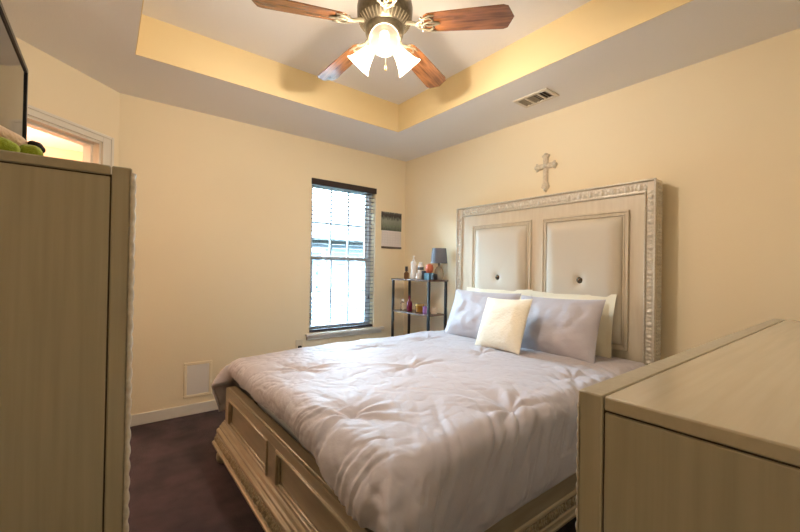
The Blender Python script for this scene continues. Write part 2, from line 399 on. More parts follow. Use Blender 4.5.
# ------------------------------------------------------------------ wall items
cl = thing('wall_calendar', (2.538, YF-.002, 1.42), 'hanging wall calendar with a dark forest picture above its date page', 'calendar')
def photo_mat():
    m = bpy.data.materials.new('forest_lake_print'); m.use_nodes = True; nt = m.node_tree; b = nt.nodes['Principled BSDF']; b.inputs['Roughness'].default_value = .5
    tc = nt.nodes.new('ShaderNodeTexCoord'); mp = nt.nodes.new('ShaderNodeMapping'); mp.inputs['Scale'].default_value = (70, 1, 26)
    nz = nt.nodes.new('ShaderNodeTexNoise'); nz.inputs['Scale'].default_value = 1; nz.inputs['Detail'].default_value = 5
    sp = nt.nodes.new('ShaderNodeSeparateXYZ'); rp = nt.nodes.new('ShaderNodeValToRGB'); ad = nt.nodes.new('ShaderNodeMath'); ad.operation = 'MULTIPLY_ADD'; ad.inputs[1].default_value = .5
    nt.links.new(tc.outputs['Generated'], sp.inputs[0]); nt.links.new(tc.outputs['Object'], mp.inputs[0]); nt.links.new(mp.outputs[0], nz.inputs['Vector'])
    mr = nt.nodes.new('ShaderNodeMapRange'); mr.inputs['To Min'].default_value = -.22; mr.inputs['To Max'].default_value = .72
    nt.links.new(sp.outputs['Z'], mr.inputs['Value']); nt.links.new(nz.outputs['Fac'], ad.inputs[0]); nt.links.new(mr.outputs[0], ad.inputs[2]); nt.links.new(ad.outputs[0], rp.inputs[0])
    e = rp.color_ramp.elements; e[0].position = .03; e[0].color = srgb(74, 78, 66); e[1].position = 1.0; e[1].color = srgb(150, 158, 150)
    for p, c in ((.25, (118, 126, 110)), (.55, (142, 148, 134)), (.68, (98, 102, 92)), (.76, (54, 48, 50)), (.88, (70, 66, 64)), (.95, (96, 98, 92))):
        x = e.new(p); x.color = srgb(*c)
    nt.links.new(rp.outputs[0], b.inputs['Base Color'])
    return m
MB().box(2.398, 2.678, YF-.006, YF-.001, 1.622, 1.829).build('picture_page', photo_mat(), cl)
m_paper = mat('date_page_paper', srgb(226, 218, 214), .7)
MB().box(2.404, 2.676, YF-.005, YF-.001, 1.445, 1.622).build('date_page', m_paper, cl)
mb = MB()
for k in range(8): xx = 2.412+k*.0365; mb.box(xx-.0005, xx+.0005, YF-.0054, YF-.005, 1.462, 1.60)
for k in range(6): zz = 1.462+k*.0276; mb.box(2.412, 2.6675, YF-.0054, YF-.005, zz-.0005, zz+.0005)
mb.build('date_grid', mat('grid_ink', srgb(178, 170, 170), .8), cl)
MB().box(2.404, 2.68, YF-.010, YF-.001, 1.422, 1.445).build('bottom_bar', mat('calendar_bar', srgb(92, 82, 72), .5), cl)

ap = thing('access_panel', (.614, YF-.001, .137), 'white square access cover low on the window wall', 'panel')
mb = rect_frame(MB(), .512, .716, .137, .418, .022, xz, YF-.010, YF-.0005); mb.build('panel_frame', m_wall, ap, bevel=.003)
MB().box(.533, .695, YF-.007, YF-.0005, .158, .397).build('panel_cover', mat('panel_white', srgb(230, 222, 211), .5), ap, bevel=.002)

ot = thing('wall_outlet', (1.472, YF-.001, .40), 'wall outlet with a dark plug just above the far edge of the comforter', 'outlet')
MB().box(1.437, 1.507, YF-.007, YF-.0005, .395, .51).build('outlet_plate', mat('outlet_plastic', srgb(222, 206, 176), .4), ot, bevel=.003)
MB().box(1.457, 1.487, YF-.035, YF-.0072, .425, .455).build('plug', m_black, ot, bevel=.004)

# budded cross above the headboard
m_cross = mat('whitewashed_carving', srgb(224, 210, 186), .5, noise=((60,)*3, 4, .25), col2=srgb(190, 172, 144))
cr = thing('wall_cross', (XR-.001, 1.655, 1.817), 'carved whitewashed cross hung on the wall above the headboard', 'cross')
def arm_poly(L, w0, w1):
    return [(-w0, 0), (w0, 0), (w0, L*.62), (w1, L*.72), (w1*1.12, L*.82), (w1*.55, L*.88), (w1*.42, L*.96), (0, L), (-w1*.42, L*.96), (-w1*.55, L*.88), (-w1*1.12, L*.82), (-w1, L*.72), (-w0, L*.62)]
cyc, czc = 1.655, 2.025
mb = MB()
for (L, ang) in ((.105, 0), (.205, 180), (.097, 90), (.097, -90)):
    c_, s_ = math.cos(R(ang)), math.sin(R(ang))
    for (k, d0, d1) in ((1, .001, .014), (.72, .014, .020)):
        P = [(x*k, y*(1 if k == 1 else .93)) for x, y in arm_poly(L, .021, .030)]
        mb.prism(P, lambda a, b: (XR-d0, cyc+a*c_-b*s_, czc+a*s_+b*c_), lambda a, b: (XR-d1, cyc+a*c_-b*s_, czc+a*s_+b*c_))
mb.build('cross_body', m_cross, cr, smooth=0, bevel=.003)
MB().sphere((XR-.022, cyc, czc), .016, sc=(.6, 1, 1)).build('boss', m_bead, cr)
for (dy, dz) in ((0, .088), (0, -.185), (.08, 0), (-.08, 0)): MB().sphere((XR-.019, cyc+dy, czc+dz), .011, 10, 8, (.6, 1, 1)).build('boss', m_bead, cr)

# ------------------------------------------------------------------ ceiling fan
FX, FY, FZ = 1.115, 1.593, 2.40
fan = thing('ceiling_fan', (FX, FY, TH), 'five blade wooden ceiling fan with pewter motor and lit glass shades', 'ceiling fan')
MB().lathe([(.075, 2.69), (.075, 2.66), (.06, 2.63), (.03, 2.60), (.03, 2.575)], (FX, FY, 0), 32).build('canopy', m_pew, fan)
MB().lathe([(.05, 2.60), (.11, 2.592), (.136, 2.57), (.143, 2.53), (.141, 2.485), (.132, 2.462), (.108, 2.436), (.10, 2.43), (.098, 2.40), (.088, 2.378), (.070, 2.366)], (FX, FY, 0), 40).build('motor_housing', m_pew, fan)
mb = MB()
for k in range(40):
    a = 2*PI*k/40; c_, s_ = math.cos(a), math.sin(a)
    mb.tube([(FX+.104*c_, FY+.104*s_, 2.436), (FX+.122*c_, FY+.122*s_, 2.450), (FX+.134*c_, FY+.134*s_, 2.466)], .0035, 6)
mb.build('vent_ribs', m_pewl, fan)
MB().lathe([(.07, 2.37), (.070, 2.36), (.066, 2.345), (.055, 2.335), (.055, 2.32), (.03, 2.312), (.012, 2.305), (.012, 2.298), (.004, 2.292)], (FX, FY, 0), 32).build('light_fitter', m_pew, fan)
A0 = -51.96
for k in range(5):
    a = R(A0+72*k); D = Vector((math.cos(a), math.sin(a), 0)); Cc = Vector((-math.sin(a), math.cos(a), 0)); O = Vector((FX, FY, FZ))
    tp = R(-12)
    def bp(rad, t, dz): return O + D*rad + Cc*(t*math.cos(tp)) + Vector((0, 0, t*math.sin(tp)+dz + .045*(1-rad/.633)))
    out = [(.205, -.040), (.225, -.052), (.30, -.058), (.45, -.064), (.59, -.068), (.612, -.060), (.640, 0), (.612, .060), (.59, .068), (.45, .064), (.30, .058), (.225, .052), (.205, .040)]
    mb = MB(); mb.prism(out, lambda x, y: bp(x, y, .000), lambda x, y: bp(x, y, .006))
    bo = mb.build('blade', m_oak, fan, smooth=0, bevel=.0015)
    # grain must follow this blade: give the mesh its own axes
    bo.data.transform(Matrix.Translation(-(O-world_loc(fan)))); bo.data.transform(Matrix.Rotation(-a, 4, 'Z')); bo.location = O-world_loc(fan); bo.rotation_euler = (0, 0, a)
    mb = MB()
    tb = lambda pts, rd: mb.tube([bp(*p) for p in pts], rd, 8)
    tb([(.10, 0, .012), (.14, 0, .006), (.175, 0, -.004), (.20, 0, -.006)], [.012, .010, .009, .008])
    for sg in (-1, 1):
        tb([(.165, 0, -.004), (.185, .020*sg, -.006), (.21, .034*sg, -.006), (.235, .036*sg, -.006), (.252, .024*sg, -.006), (.245, .010*sg, -.006), (.228, .012*sg, -.006)], [.008, .007, .006, .006, .005, .005, .004])
        tb([(.20, 0, -.006), (.225, .010*sg, -.006), (.26, .008*sg, -.006), (.285, 0, -.006)], .005)
        tb([(.21, .034*sg, -.005), (.235, .046*sg, -.005), (.262, .046*sg, -.005)], [.006, .005, .003])
    tb([(.195, -.042, -.004), (.195, .042, -.004)], .005)
    arm = mb.build('blade_arm', m_pewl, fan)
    arm.data.transform(Matrix.Translation(-(O-world_loc(fan)))); arm.data.transform(Matrix.Rotation(-a, 4, 'Z')); arm.parent = bo
for k, az in enumerate((235, 355, 115)):
    a = R(az); ax = Vector((math.cos(a)*math.sin(R(48)), math.sin(a)*math.sin(R(48)), -math.cos(R(48))))
    base = Vector((FX, FY, 2.362)) + Vector((math.cos(a), math.sin(a), 0))*.062
    pr = [(.020, .0), (.024, .012), (.030, .03), (.037, .06), (.046, .09), (.058, .115), (.072, .132)]
    pr2 = [(q-.003, h) for q, h in reversed(pr)]
    sh = MB().lathe(pr+pr2, tuple(base), 32, ax, cap=False).build('lamp_shade', m_shade, fan)
    MB().lathe([(.018, -.02), (.026, -.012), (.028, .01), (.024, .016)], tuple(base), 20, ax).build('shade_holder', m_pew, sh)
    bc = base + ax*.062
    MB().sphere(tuple(bc), .022, 16, 12).build('bulb', m_bulb, sh)
    L = bpy.data.lights.new('fan_bulb_light', 'POINT'); L.energy = FAN_W; L.color = (1, .89, .78); L.shadow_soft_size = .03
    lo = bpy.data.objects.new('fan_bulb_light', L); COL.objects.link(lo); lo.location = base + ax*.102
cx_, cy_ = FX-.012, FY-.03
ch = MB().tube([(cx_, cy_, 2.31), (cx_, cy_, 2.225)], .0018, 6).build('pull_chain', m_pewl, fan)
MB().lathe([(.003, .03), (.006, .026), (.0075, .012), (.005, .002), (.002, 0)], (cx_, cy_, 2.196), 12).build('chain_fob', m_brass, ch)

# ------------------------------------------------------------------ carved profiles
def leaf(S, t):
    # acanthus tongue between two small scrolls
    q = (t-.5)*2; x = (S-.5)*2
    edge = max(0, 1-abs(abs(q)-.93)/.09)*.6
    tongue = max(0, 1-(x/(.42-.20*q))**2-(q/.80)**2)**.5
    tongue *= .75+.25*math.cos(9*x)
    sc = max(0, 1-((abs(x)-.78)/.20)**2-((q+.30)/.34)**2)**.5*.7 + max(0, 1-((abs(x)-.66)/.13)**2-((q-.45)/.26)**2)**.5*.55
    return max(edge, tongue, sc)
def bead(S, t):
    x = (S-.5)*2; q = (t-.5)*2
    return max(0, 1-x*x-q*q*.9)**.5
def rope(S, t):
    x = ((S+t*.8) % 1-.5)*2
    return max(0, 1-((t-.5)*2)**2)**.5*(.55+.45*max(0, 1-x*x))

# ------------------------------------------------------------------ bed
BY0, BY1, HBX = .85, 2.485, 2.60
bed = thing('bed', (1.6, 1.665, 0), 'champagne wooden bed with tufted panel headboard and carved panelled footboard', 'bed')
# headboard
hb = MB().box(HBX+.012, HBX+.100, BY0, BY1, .0, 1.765).build('headboard', m_bed_v, bed, bevel=.004)
mb = MB()
FWD = .065
mb.box(HBX-.004, HBX+.014, BY0, BY0+.012, .30, 1.77).box(HBX-.004, HBX+.014, BY1-.012, BY1, .30, 1.77).box(HBX-.004, HBX+.014, BY0, BY1, 1.758, 1.770)
mb.box(HBX-.002, HBX+.014, BY0+FWD-.010, BY0+FWD, .30, 1.77-FWD).box(HBX-.002, HBX+.014, BY1-FWD, BY1-FWD+.010, .30, 1.77-FWD).box(HBX-.002, HBX+.014, BY0+FWD-.010, BY1-FWD+.010, 1.77-FWD-.02, 1.77-FWD-.01)
mb.build('headboard_moulding', m_bead, hb, bevel=.004)
mb = MB()
mb.relief((HBX+.010, BY0+.012, .30), (0,0,1), (0,1,0), (-1,0,0), 1.40, FWD-.022, .078, leaf, .009, 18, 11)
mb.relief((HBX+.010, BY1-.012-FWD+.022, .30), (0,0,1), (0,1,0), (-1,0,0), 1.40, FWD-.022, .078, leaf, .009, 18, 11)
mb.relief((HBX+.010, BY0+.05, 1.77-FWD-.008), (0,1,0), (0,0,1), (-1,0,0), BY1-BY0-.10, FWD-.008, .078, leaf, .009, 18, 11)
mb.build('headboard_carving', m_bead, hb, smooth=50)
for (yy, sg) in ((BY0-.001, -1), (BY1+.001, 1)):
    for xo in (.030, .056, .082):
        MB().relief((HBX+xo-.011, yy, .30), (0,0,1), (1,0,0), (0,sg,0), 1.45, .020, .022, bead, .006, 8, 6).build('headboard_edge_beading', m_bead, hb, smooth=60)
def yz(a, d, b): return (HBX-d, a, b)
for (y0, y1) in ((1.695, 2.29), (1.00, 1.60)):
    mb = MB()
    rect_frame(mb, y0, y1, .70, 1.595, .012, yz, -.013, .004)
    rect_frame(mb, y0+.012, y1-.012, .712, 1.583, .012, yz, -.013, -.004)
    rect_frame(mb, y0+.024, y1-.024, .724, 1.571, .010, yz, -.013, .001)
    fr = mb.build('panel_moulding', m_bed_v, hb, bevel=.003)
    a0, a1, b0, b1 = y0+.036, y1-.036, .736, 1.559
    n = 49; P = np.zeros((n, n, 3)); yc_, zc_ = (a0+a1)/2, 1.14
    for i in range(n):
        for j in range(n):
            s = i/(n-1); t = j/(n-1)
            s2 = .5-.5*math.cos(PI*s); t2 = .5-.5*math.cos(PI*t)
            y = a0+(a1-a0)*s2; zz = b0+(b1-b0)*t2
            ex = min(y-a0, a1-y)/.09; ez = min(zz-b0, b1-zz)/.09
            q = (1-max(0, 1-ex)**2)*(1-max(0, 1-ez)**2)
            h = .044*math.sqrt(max(0, q))
            dd = math.hypot(y-yc_, zz-zc_); h -= .018*math.exp(-(dd/.028)**2)+.004*math.exp(-dd/.12)
            for sg in (-1, 1):
                nx_, nz_ = (a1-a0), sg*(b1-b0); ln = math.hypot(nx_, nz_); off = abs((y-yc_)*nz_-(zz-zc_)*nx_)/ln
                h -= .004*max(0, 1-off/.012)*max(0, 1-dd/.5)
            P[i, j] = (HBX+.012-h, y, zz)
    MB().grid(P).build('upholstered_panel', m_uph, hb, smooth=80)
    MB().sphere((HBX-.014, yc_, zc_), .024, 14, 8, (.5, 1, 1)).build('tuft_button', m_crys, hb)
# footboard
FBX = .60
fb = MB().box(FBX+.012, FBX+.060, BY0, BY1, .19, .455).build('footboard', m_bed_h, bed, bevel=.004)
mb = MB()
PZ0, PZ1 = .262, .395
for (y0, y1) in ((BY0, BY0+.085), (1.615, 1.725), (BY1-.085, BY1)): mb.box(FBX, FBX+.014, y0, y1, PZ0-.012, PZ1+.012)
mb.box(FBX, FBX+.014, BY0, BY1, PZ1+.0122, .452).box(FBX, FBX+.014, BY0, BY1, .19, PZ0-.0122)
mb.build('footboard_rails', m_bed_h, fb, bevel=.0008)
def fyz(a, d, b): return (FBX-d, a, b)
for (y0, y1) in ((BY0+.085, 1.615), (1.725, BY1-.085)):
    mb = rect_frame(MB(), y0, y1, PZ0-.014, PZ1+.014, .014, fyz, -.012, .008)
    rect_frame(mb, y0+.014, y1-.014, PZ0, PZ1, .010, fyz, -.012, -.002)
    mb.build('footboard_panel_moulding', m_bed_h, fb, bevel=.004)
mb = MB()
prof = [(.612, .245), (.600, .245), (.597, .236), (.588, .232), (.582, .220), (.574, .216), (.572, .205), (.560, .200), (.556, .192), (.556, .184), (.564, .180), (.560, .176), (.548, .136), (.540, .134), (.533, .128), (.533, .118), (.540, .112), (.552, .108), (.612, .108)]
mb.prism(prof, lambda a, b: (a, BY0-.03, b), lambda a, b: (a, BY1+.03, b))
mb.build('footboard_base_moulding', m_bed_h, fb, smooth=25, bevel=.0015)
dv = Vector((.560-.548, 0, .176-.136)); wv = dv.length; dv.normalize()
MB().relief((.547, BY0-.03, .136), (0,1,0), dv, (-dv.z, 0, dv.x), BY1-BY0+.06, wv, .062, leaf, .012, 16, 9).build('footboard_carving', m_carve, fb, smooth=50)
# side rails
for (ys, sg) in ((BY0, -1), (BY1, 1)):
    mb = MB(); xx0, xx1 = .615, HBX+.012
    def sy(a): return ys - sg*a
    prof = [(.030, .345), (.004, .345), (.004, .222), (-.002, .218), (-.006, .210), (.002, .204), (.004, .200), (-.002, .158), (-.008, .154), (-.010, .146), (-.002, .140), (-.006, .132), (-.012, .128), (-.012, .118), (-.004, .110), (.030, .110)]
    mb.prism(prof, lambda a, b: (xx0, sy(a), b), lambda a, b: (xx1, sy(a), b))
    rl = mb.build('side_rail', m_rail, bed, smooth=25)
    MB().relief((xx0, sy(-.001), .159), (1,0,0), (0,0,1), (0, sg, 0), xx1-xx0, .042, .062, leaf, .011, 16, 9).build('rail_carving', m_carve, rl, smooth=50)
for (x, y) in ((.588, BY0+.03), (.588, BY1-.0), (2.655, BY0+.05), (2.655, BY1-.05)):
    if x < 1:
        MB().lathe([(.016, 0), (.030, .012), (.036, .035), (.032, .06), (.020, .075), (.024, .085), (.034, .095), (.034, .11)], (x, y, 0), 20).build('bun_foot', m_bed_h, bed)
# mattress
mt = MB().box(.755, 2.585, BY0+.105, BY1-.075, .30, .56).build('mattress', m_matt, bevel=.05, seg=4)
tag(mt, 'pale mattress under the comforter on the bed frame', 'mattress')
bs = MB().box(.755, 2.585, BY0+.06, BY1-.06, .15, .298).build('box_spring', m_matt, bevel=.01)
tag(bs, 'box spring lying inside the bed frame under the mattress', 'box spring')

# ------------------------------------------------------------------ comforter
def sstep(a, b, x):
    t = np.clip((x-a)/(b-a), 0, 1); return t*t*(3-2*t)
def vnoise(X, Y, seed=0, o=3):
    out = np.zeros(X.size); xf = X.ravel(); yf = Y.ravel()
    for i in range(X.size): out[i] = mnoise.fractal(Vector((xf[i], yf[i], seed)), 1.0, 2.0, o)
    return out.reshape(X.shape)
def comforter():
    EX = .70                        # where the foot overhang starts
    EY0, EY1 = .922, 2.445           # where the side overhangs start
    rr = .09
    foot_len, side_len = .22, .385
    nu, nv = 300, 320
    uu = np.linspace(2.56, EX-foot_len, nu)          # along the bed
    vv = np.linspace(EY0-side_len, EY1+side_len, nv)
    U, V = np.meshgrid(uu, vv, indexing='ij')
    a = np.maximum(0, EX-U)
    b = np.maximum(0, np.maximum(EY0-V, V-EY1)); sb = np.where(V < 1.6, -1., 1.)
    rho = (a**4+b**4)**.25+1e-9
    th = np.minimum(rho/rr, PI/2)
    wf = np.where(rho > 1e-6, a*a/(a*a+b*b+1e-12), 0)          # 1 = pure foot, 0 = pure side
    flare = np.where(sb > 0, .16, .03)
    side_out = rr*np.sin(th) + flare*np.maximum(0, rho-rr*PI/2)
    side_dn = rr*(1-np.cos(th)) + np.maximum(0, rho-rr*PI/2)*.98
    thf = np.minimum(rho/.095, 2.4)
    # at the foot the quilt rolls over and tucks in behind the footboard
    foot_out = .088*np.sin(np.minimum(thf, PI)); foot_dn = .085*(1-np.cos(thf))
    cor = np.exp(-((wf-.5)/.22)**2)*sstep(.04, .16, rho)
    foot_out = foot_out + .04*cor; side_out = side_out + .04*cor
    corner = np.exp(-((wf-.5)/.28)**2)*0
    wk = sstep(.72, .97, wf)
    outd = side_out*(1-wk)+foot_out*wk; dn = side_dn*(1-wk)+foot_dn*wk
    dirx, diry = -a/rho, sb*b/rho
    X = np.maximum(U, EX) + dirx*outd
    Y = np.clip(V, EY0, EY1) + diry*outd
    top = .655 + .012*np.cos((V-1.66)/.75*PI/2) - .02*sstep(1.2, .7, U)
    Z = top - dn
    # nearer the camera the foot edge sags further over the footboard
    sag = sstep(1.5, .85, V)*sstep(.0, .20, a)
    X -= .045*sag*wk; Z -= .035*sag*wk
    X = X - .038*sstep(.03, .15, a)*sstep(.06, .2, b)*(sb > 0)
    Y = Y - .05*sstep(.86, .66, U)*sstep(.05, .2, b)*(sb < 0); X = X - .02*sstep(.0, .1, a)*sstep(.05, .2, b)*(sb < 0)
    P = np.stack([X, Y, Z], -1)
    # --- relief along the normal
    h = .010*vnoise(U*2.2, V*2.2, 3.1) + .004*vnoise(U*5.5+4, V*5.5, 9.2)
    # gathers along the foot edge
    wob = vnoise(U*2.0, V*2.0, 21.)*.06
    q = V + .18*(U-.6) + wob
    g = vnoise(q*13+vnoise(V*4, U*4, 3.3, 1)*.8, U*2.2, 5.5, 3); gat = (1-np.abs(np.clip(g*2.4, -1, 1)))**2.4
    gl = vnoise(V*3, V*0+.3, 8.8, 2)
    famp = (.35+.65*sstep(-.1, .25, vnoise(V*5.5, V*0+2., 77., 1)))*sstep(.84+.14*gl, .66, U)*(0.35+.65*sstep(2.4, 1.6, V))
    h += (-.011*gat+.003)*famp*sstep(.22, .05, b)
    gg = vnoise(q*6, U*.8, 15.5, 2)
    h += .007*gg*sstep(1.1, .65, U)
    # long diagonal folds on the near side
    D1 = (V*1.0 + .45*U); D2 = (U*1.0-.55*V)
    g2 = vnoise(D2*5.2, D1*1.1, 14.2, 2); f2 = (1-np.abs(np.clip(g2*2.4, -1, 1)))**2
    samp = sstep(1.25, .90, V)
    h += (-.013*f2+.005)*samp*(1-.6*sstep(.9, .6, U))
    g3 = vnoise(D2*11+2, D1*2.2, 33.2, 2); f3 = (1-np.abs(np.clip(g3*2.4, -1, 1)))**3
    h += -.006*f3*sstep(1.3, .85, V)
    # fine crumple on the top
    g4 = vnoise(U*7+V*4, V*6-U*2, 41., 3); f4 = (1-np.abs(np.clip(g4*2.6, -1, 1)))**4
    h += -.0030*f4*sstep(.9, 1.3, V+.2)
    g5 = vnoise(U*9-V*7, V*5+U*3, 61., 2); f5 = (1-np.abs(np.clip(g5*2.2, -1, 1)))**5
    h += -.0025*f5
    # stitched tufts that pinch the quilt
    for (tx, ty, st) in ((.76, 1.26, 1.), (1.31, .93, 1.1), (1.36, 1.62, .8), (.85, 1.95, .7), (1.95, 1.62, .7), (1.50, 2.20, .6), (1.93, 1.0, .8), (2.0, 2.2, .6)):
        d = np.hypot(U-tx, V-ty); an = np.arctan2(V-ty, U-tx)
        h += st*(-.020*np.exp(-(d/.03)**2) - .012*np.exp(-d/.09))
        ph = an*6+2.0*np.sin(an*2+tx*9)
        h += st*.0075*np.cos(ph)*np.exp(-((d-.10)/.09)**2)
        ph2 = an*4+1.3*np.sin(an*3+ty*7)
        h += st*.006*(np.abs(np.cos(ph2))**.5-.7)*np.exp(-((d-.2)/.12)**2)
    # hem thickening
    lim = np.maximum(a/foot_len, b/side_len)
    h -= .012*sstep(.9, 1.0, lim)
    du = np.gradient(P, axis=0); dv = np.gradient(P, axis=1)
    N = np.cross(dv, du); ln = np.linalg.norm(N, axis=-1, keepdims=True); N = N/np.maximum(ln, 1e-9)
    N = np.where(N[..., 2:3] < -2, -N, N)
    if N[20, nv//2, 2] < 0: N = -N
    P = P + N*h[..., None]
    low = (P[..., 2] < .42) & (a < .005)
    P[..., 1] = np.where((sb < 0) & low, np.minimum(P[..., 1], .834), P[..., 1]); P[..., 1] = np.where((sb > 0) & low, np.maximum(P[..., 1], BY1+.016), P[..., 1])
    o = MB().grid(P).build('comforter', m_comf, smooth=0)
    o.data.polygons.foreach_set('use_smooth', [True]*len(o.data.polygons))
    sd = o.modifiers.new('thickness', 'SOLIDIFY'); sd.thickness = .014; sd.offset = -1
    return o
cf = comforter()
tag(cf, 'rumpled lavender grey comforter spread over the bed and draped down its sides', 'comforter')

# ------------------------------------------------------------------ pillows
def pillow(name, m, wdt, hgt, thk, seed, flange=0., lump=.014):
    n = 46; F = []
    for side in (1, -1):
        P = np.zeros((n, n, 3))
        for i in range(n):
            for j in range(n):
                s = -math.cos(PI*i/(n-1)); t = -math.cos(PI*j/(n-1))
                x = s*wdt/2; y = t*hgt/2
                # edges bow in a little between the corners
                x *= 1-.045*(1-t*t); y *= 1-.06*(1-s*s)
                fx = max(0, (wdt/2*(1)-abs(s)*wdt/2-flange)/(wdt/2-flange)); fy = max(0, (hgt/2-abs(t)*hgt/2-flange)/(hgt/2-flange))
                q = (1-(1-fx)**2.6)*(1-(1-fy)**2.6)
                h = thk/2*q**.62
                h += lump*q**.5*fbm(x*6, y*6, seed+side*7)*1.2
                cr_ = (1-abs(max(-1, min(1, fbm(x*7+3, y*7, seed+side*3, 2)*2.2))))**3
                h -= .5*lump*cr_*q**.3
                P[i, j] = (x, y, side*max(h, .002 if flange else .0015))
        F.append(P)
    mb = MB(); mb.grid(F[0]); mb.grid(F[1])
    # stitch the rims
    ring = [(i, 0) for i in range(n)] + [(n-1, j) for j in range(1, n)] + [(i, n-1) for i in range(n-2, -1, -1)] + [(0, j) for j in range(n-2, 0, -1)]
    for k in range(len(ring)):
        (i, j), (i2, j2) = ring[k], ring[(k+1) % len(ring)]
        p, q = i*n+j, i2*n+j2; mb.f.append((p, q, n*n+q, n*n+p))
    o = mb.build(name, m, smooth=0, loc=(0, 0, 0)); o.data.polygons.foreach_set('use_smooth', [True]*len(o.data.polygons))
    return o
def place(o, c, tilt, yaw_=0, roll=0):
    """c: centre; the pillow's width runs along -Y, its height leans back toward the headboard by tilt"""
    a = R(yaw_)
    X_ = Vector((math.sin(a), -math.cos(a), 0)); back = Vector((math.cos(a), math.sin(a), 0))
    Y_ = back*math.sin(R(tilt)) + Vector((0, 0, math.cos(R(tilt)))); N_ = X_.cross(Y_)
    X2 = X_*math.cos(R(roll)) + Y_*math.sin(R(roll)); Y2 = Y_*math.cos(R(roll)) - X_*math.sin(R(roll))
    o.matrix_world = Matrix(((X2.x, Y2.x, N_.x, c[0]), (X2.y, Y2.y, N_.y, c[1]), (X2.z, Y2.z, N_.z, c[2]), (0, 0, 0, 1)))
    return o
o = place(pillow('pillow', m_sham, .66, .44, .075, 11, .035), (2.532, 1.985, .835), 11, 0, 1)
tag(o, 'cream flanged pillow behind the grey pillow nearer the window', 'pillow', 'pillows on the bed')
o = place(pillow('pillow', m_sham, .61, .44, .075, 15, .035), (2.532, 1.355, .837), 11, 0, 1)
tag(o, 'cream flanged pillow behind the grey pillow farther from the window', 'pillow', 'pillows on the bed')
o = place(pillow('pillow', m_pillow, .66, .41, .15, 21), (2.375, 2.00, .838), 22, 0, 0)
tag(o, 'lavender grey pillow on the window side of the bed', 'pillow', 'pillows on the bed')
o = place(pillow('pillow', m_pillow, .60, .41, .15, 27), (2.375, 1.365, .832), 22, 0, 1)
tag(o, 'lavender grey pillow on the side of the bed away from the window', 'pillow', 'pillows on the bed')
o = place(pillow('throw_pillow', m_throw, .41, .375, .13, 33, 0, .006), (2.165, 1.625, .832), 22, -8, 3)
tag(o, 'small square ivory textured throw pillow in front of the grey pillows', 'pillow')

# ------------------------------------------------------------------ dresser (right foreground)
def dresser():
    t = thing('dresser', (1.52, .02, 0), 'long low champagne dresser with grooved top in the right foreground', 'dresser')
    x0, x1, yf, yb, h = .629, 2.40, .317, -.22, 1.0
    ff = .040
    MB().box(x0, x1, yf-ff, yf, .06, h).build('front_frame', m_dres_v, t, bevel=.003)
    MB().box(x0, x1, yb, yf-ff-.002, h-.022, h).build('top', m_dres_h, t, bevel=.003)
    MB().box(x0+.006, x1-.006, yb, yf-ff+.01, .06, h-.020).build('carcass', m_groove, t)
    for (a, b) in ((x0+.001, x0+.02), (x1-.02, x1-.001)):
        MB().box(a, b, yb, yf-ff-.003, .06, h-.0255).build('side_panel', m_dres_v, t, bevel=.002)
    for xx in (x0, x1-.022):
        MB().relief((xx, yf-.0005, .10), (0,0,1), (1,0,0), (0,1,0), h-.12, .022, .022, bead, .005, 8, 6).build('edge_beading', m_bead, t, smooth=60)
    for r_ in range(3):
        for c in range(3):
            a = x0+.05+c*.562; zz = .12+r_*.285
            d = MB().box(a, a+.545, yf-.002, yf+.012, zz, zz+.27).build('drawer_front', m_dres_h, t, bevel=.004)
            MB().lathe([(.007, 0), (.007, .010), (.014, .016), (.014, .022), (.008, .026)], (a+.272, yf+.012, zz+.135), 14, (0,1,0)).build('knob', m_brass, d)
    for (a, b) in ((x0+.03, yf-.04), (x1-.03, yf-.04), (x0+.03, yb+.04), (x1-.03, yb+.04)):
        MB().lathe([(.02, 0), (.028, .03), (.022, .06)], (a, b, 0), 16).build('foot', m_dres_v, t)
dresser()
def chest():
    t = thing('chest_of_drawers', (-.2, 1.5, 0), 'tall champagne chest of drawers standing at the left edge', 'chest')
    xf, xb, y0, y1, h = .050, -.47, 1.0, 1.95, 1.404
    ff = .035; xo = xf-.006
    MB().box(xo-ff, xo, y0, y1, .06, h).build('front_frame', m_dres_v, t, bevel=.003)
    MB().box(xb, xo-ff-.002, y0, y1, h-.020, h).build('top', m_dres_y, t, bevel=.003)
    MB().box(xb, xo-ff+.01, y0+.006, y1-.006, .06, h-.018).build('carcass', m_groove, t)
    for (a, b) in ((y0+.001, y0+.02), (y1-.02, y1-.001)):
        MB().box(xb, xo-ff-.003, a, b, .06, h-.0235).build('side_panel', m_dres_v, t, bevel=.002)
    for yy in (y0, y1-.022):
        MB().relief((xo-.0005, yy, .08), (0,0,1), (0,1,0), (1,0,0), h-.09, .022, .034, rope, .009, 10, 7).build('edge_beading', m_bead, t, smooth=60)
    for r_ in range(5):
        zz = .10+r_*.255
        d = MB().box(xo-.002, xo+.005, y0+.05, y1-.05, zz, zz+.242).build('drawer_front', m_dres_y, t, bevel=.004)
    for (a, b) in ((xo-.04, y0+.04), (xo-.04, y1-.04), (xb+.04, y0+.04), (xb+.04, y1-.04)):
        MB().lathe([(.02, 0), (.028, .03), (.022, .06)], (a, b, 0), 16).build('foot', m_dres_v, t)
chest()
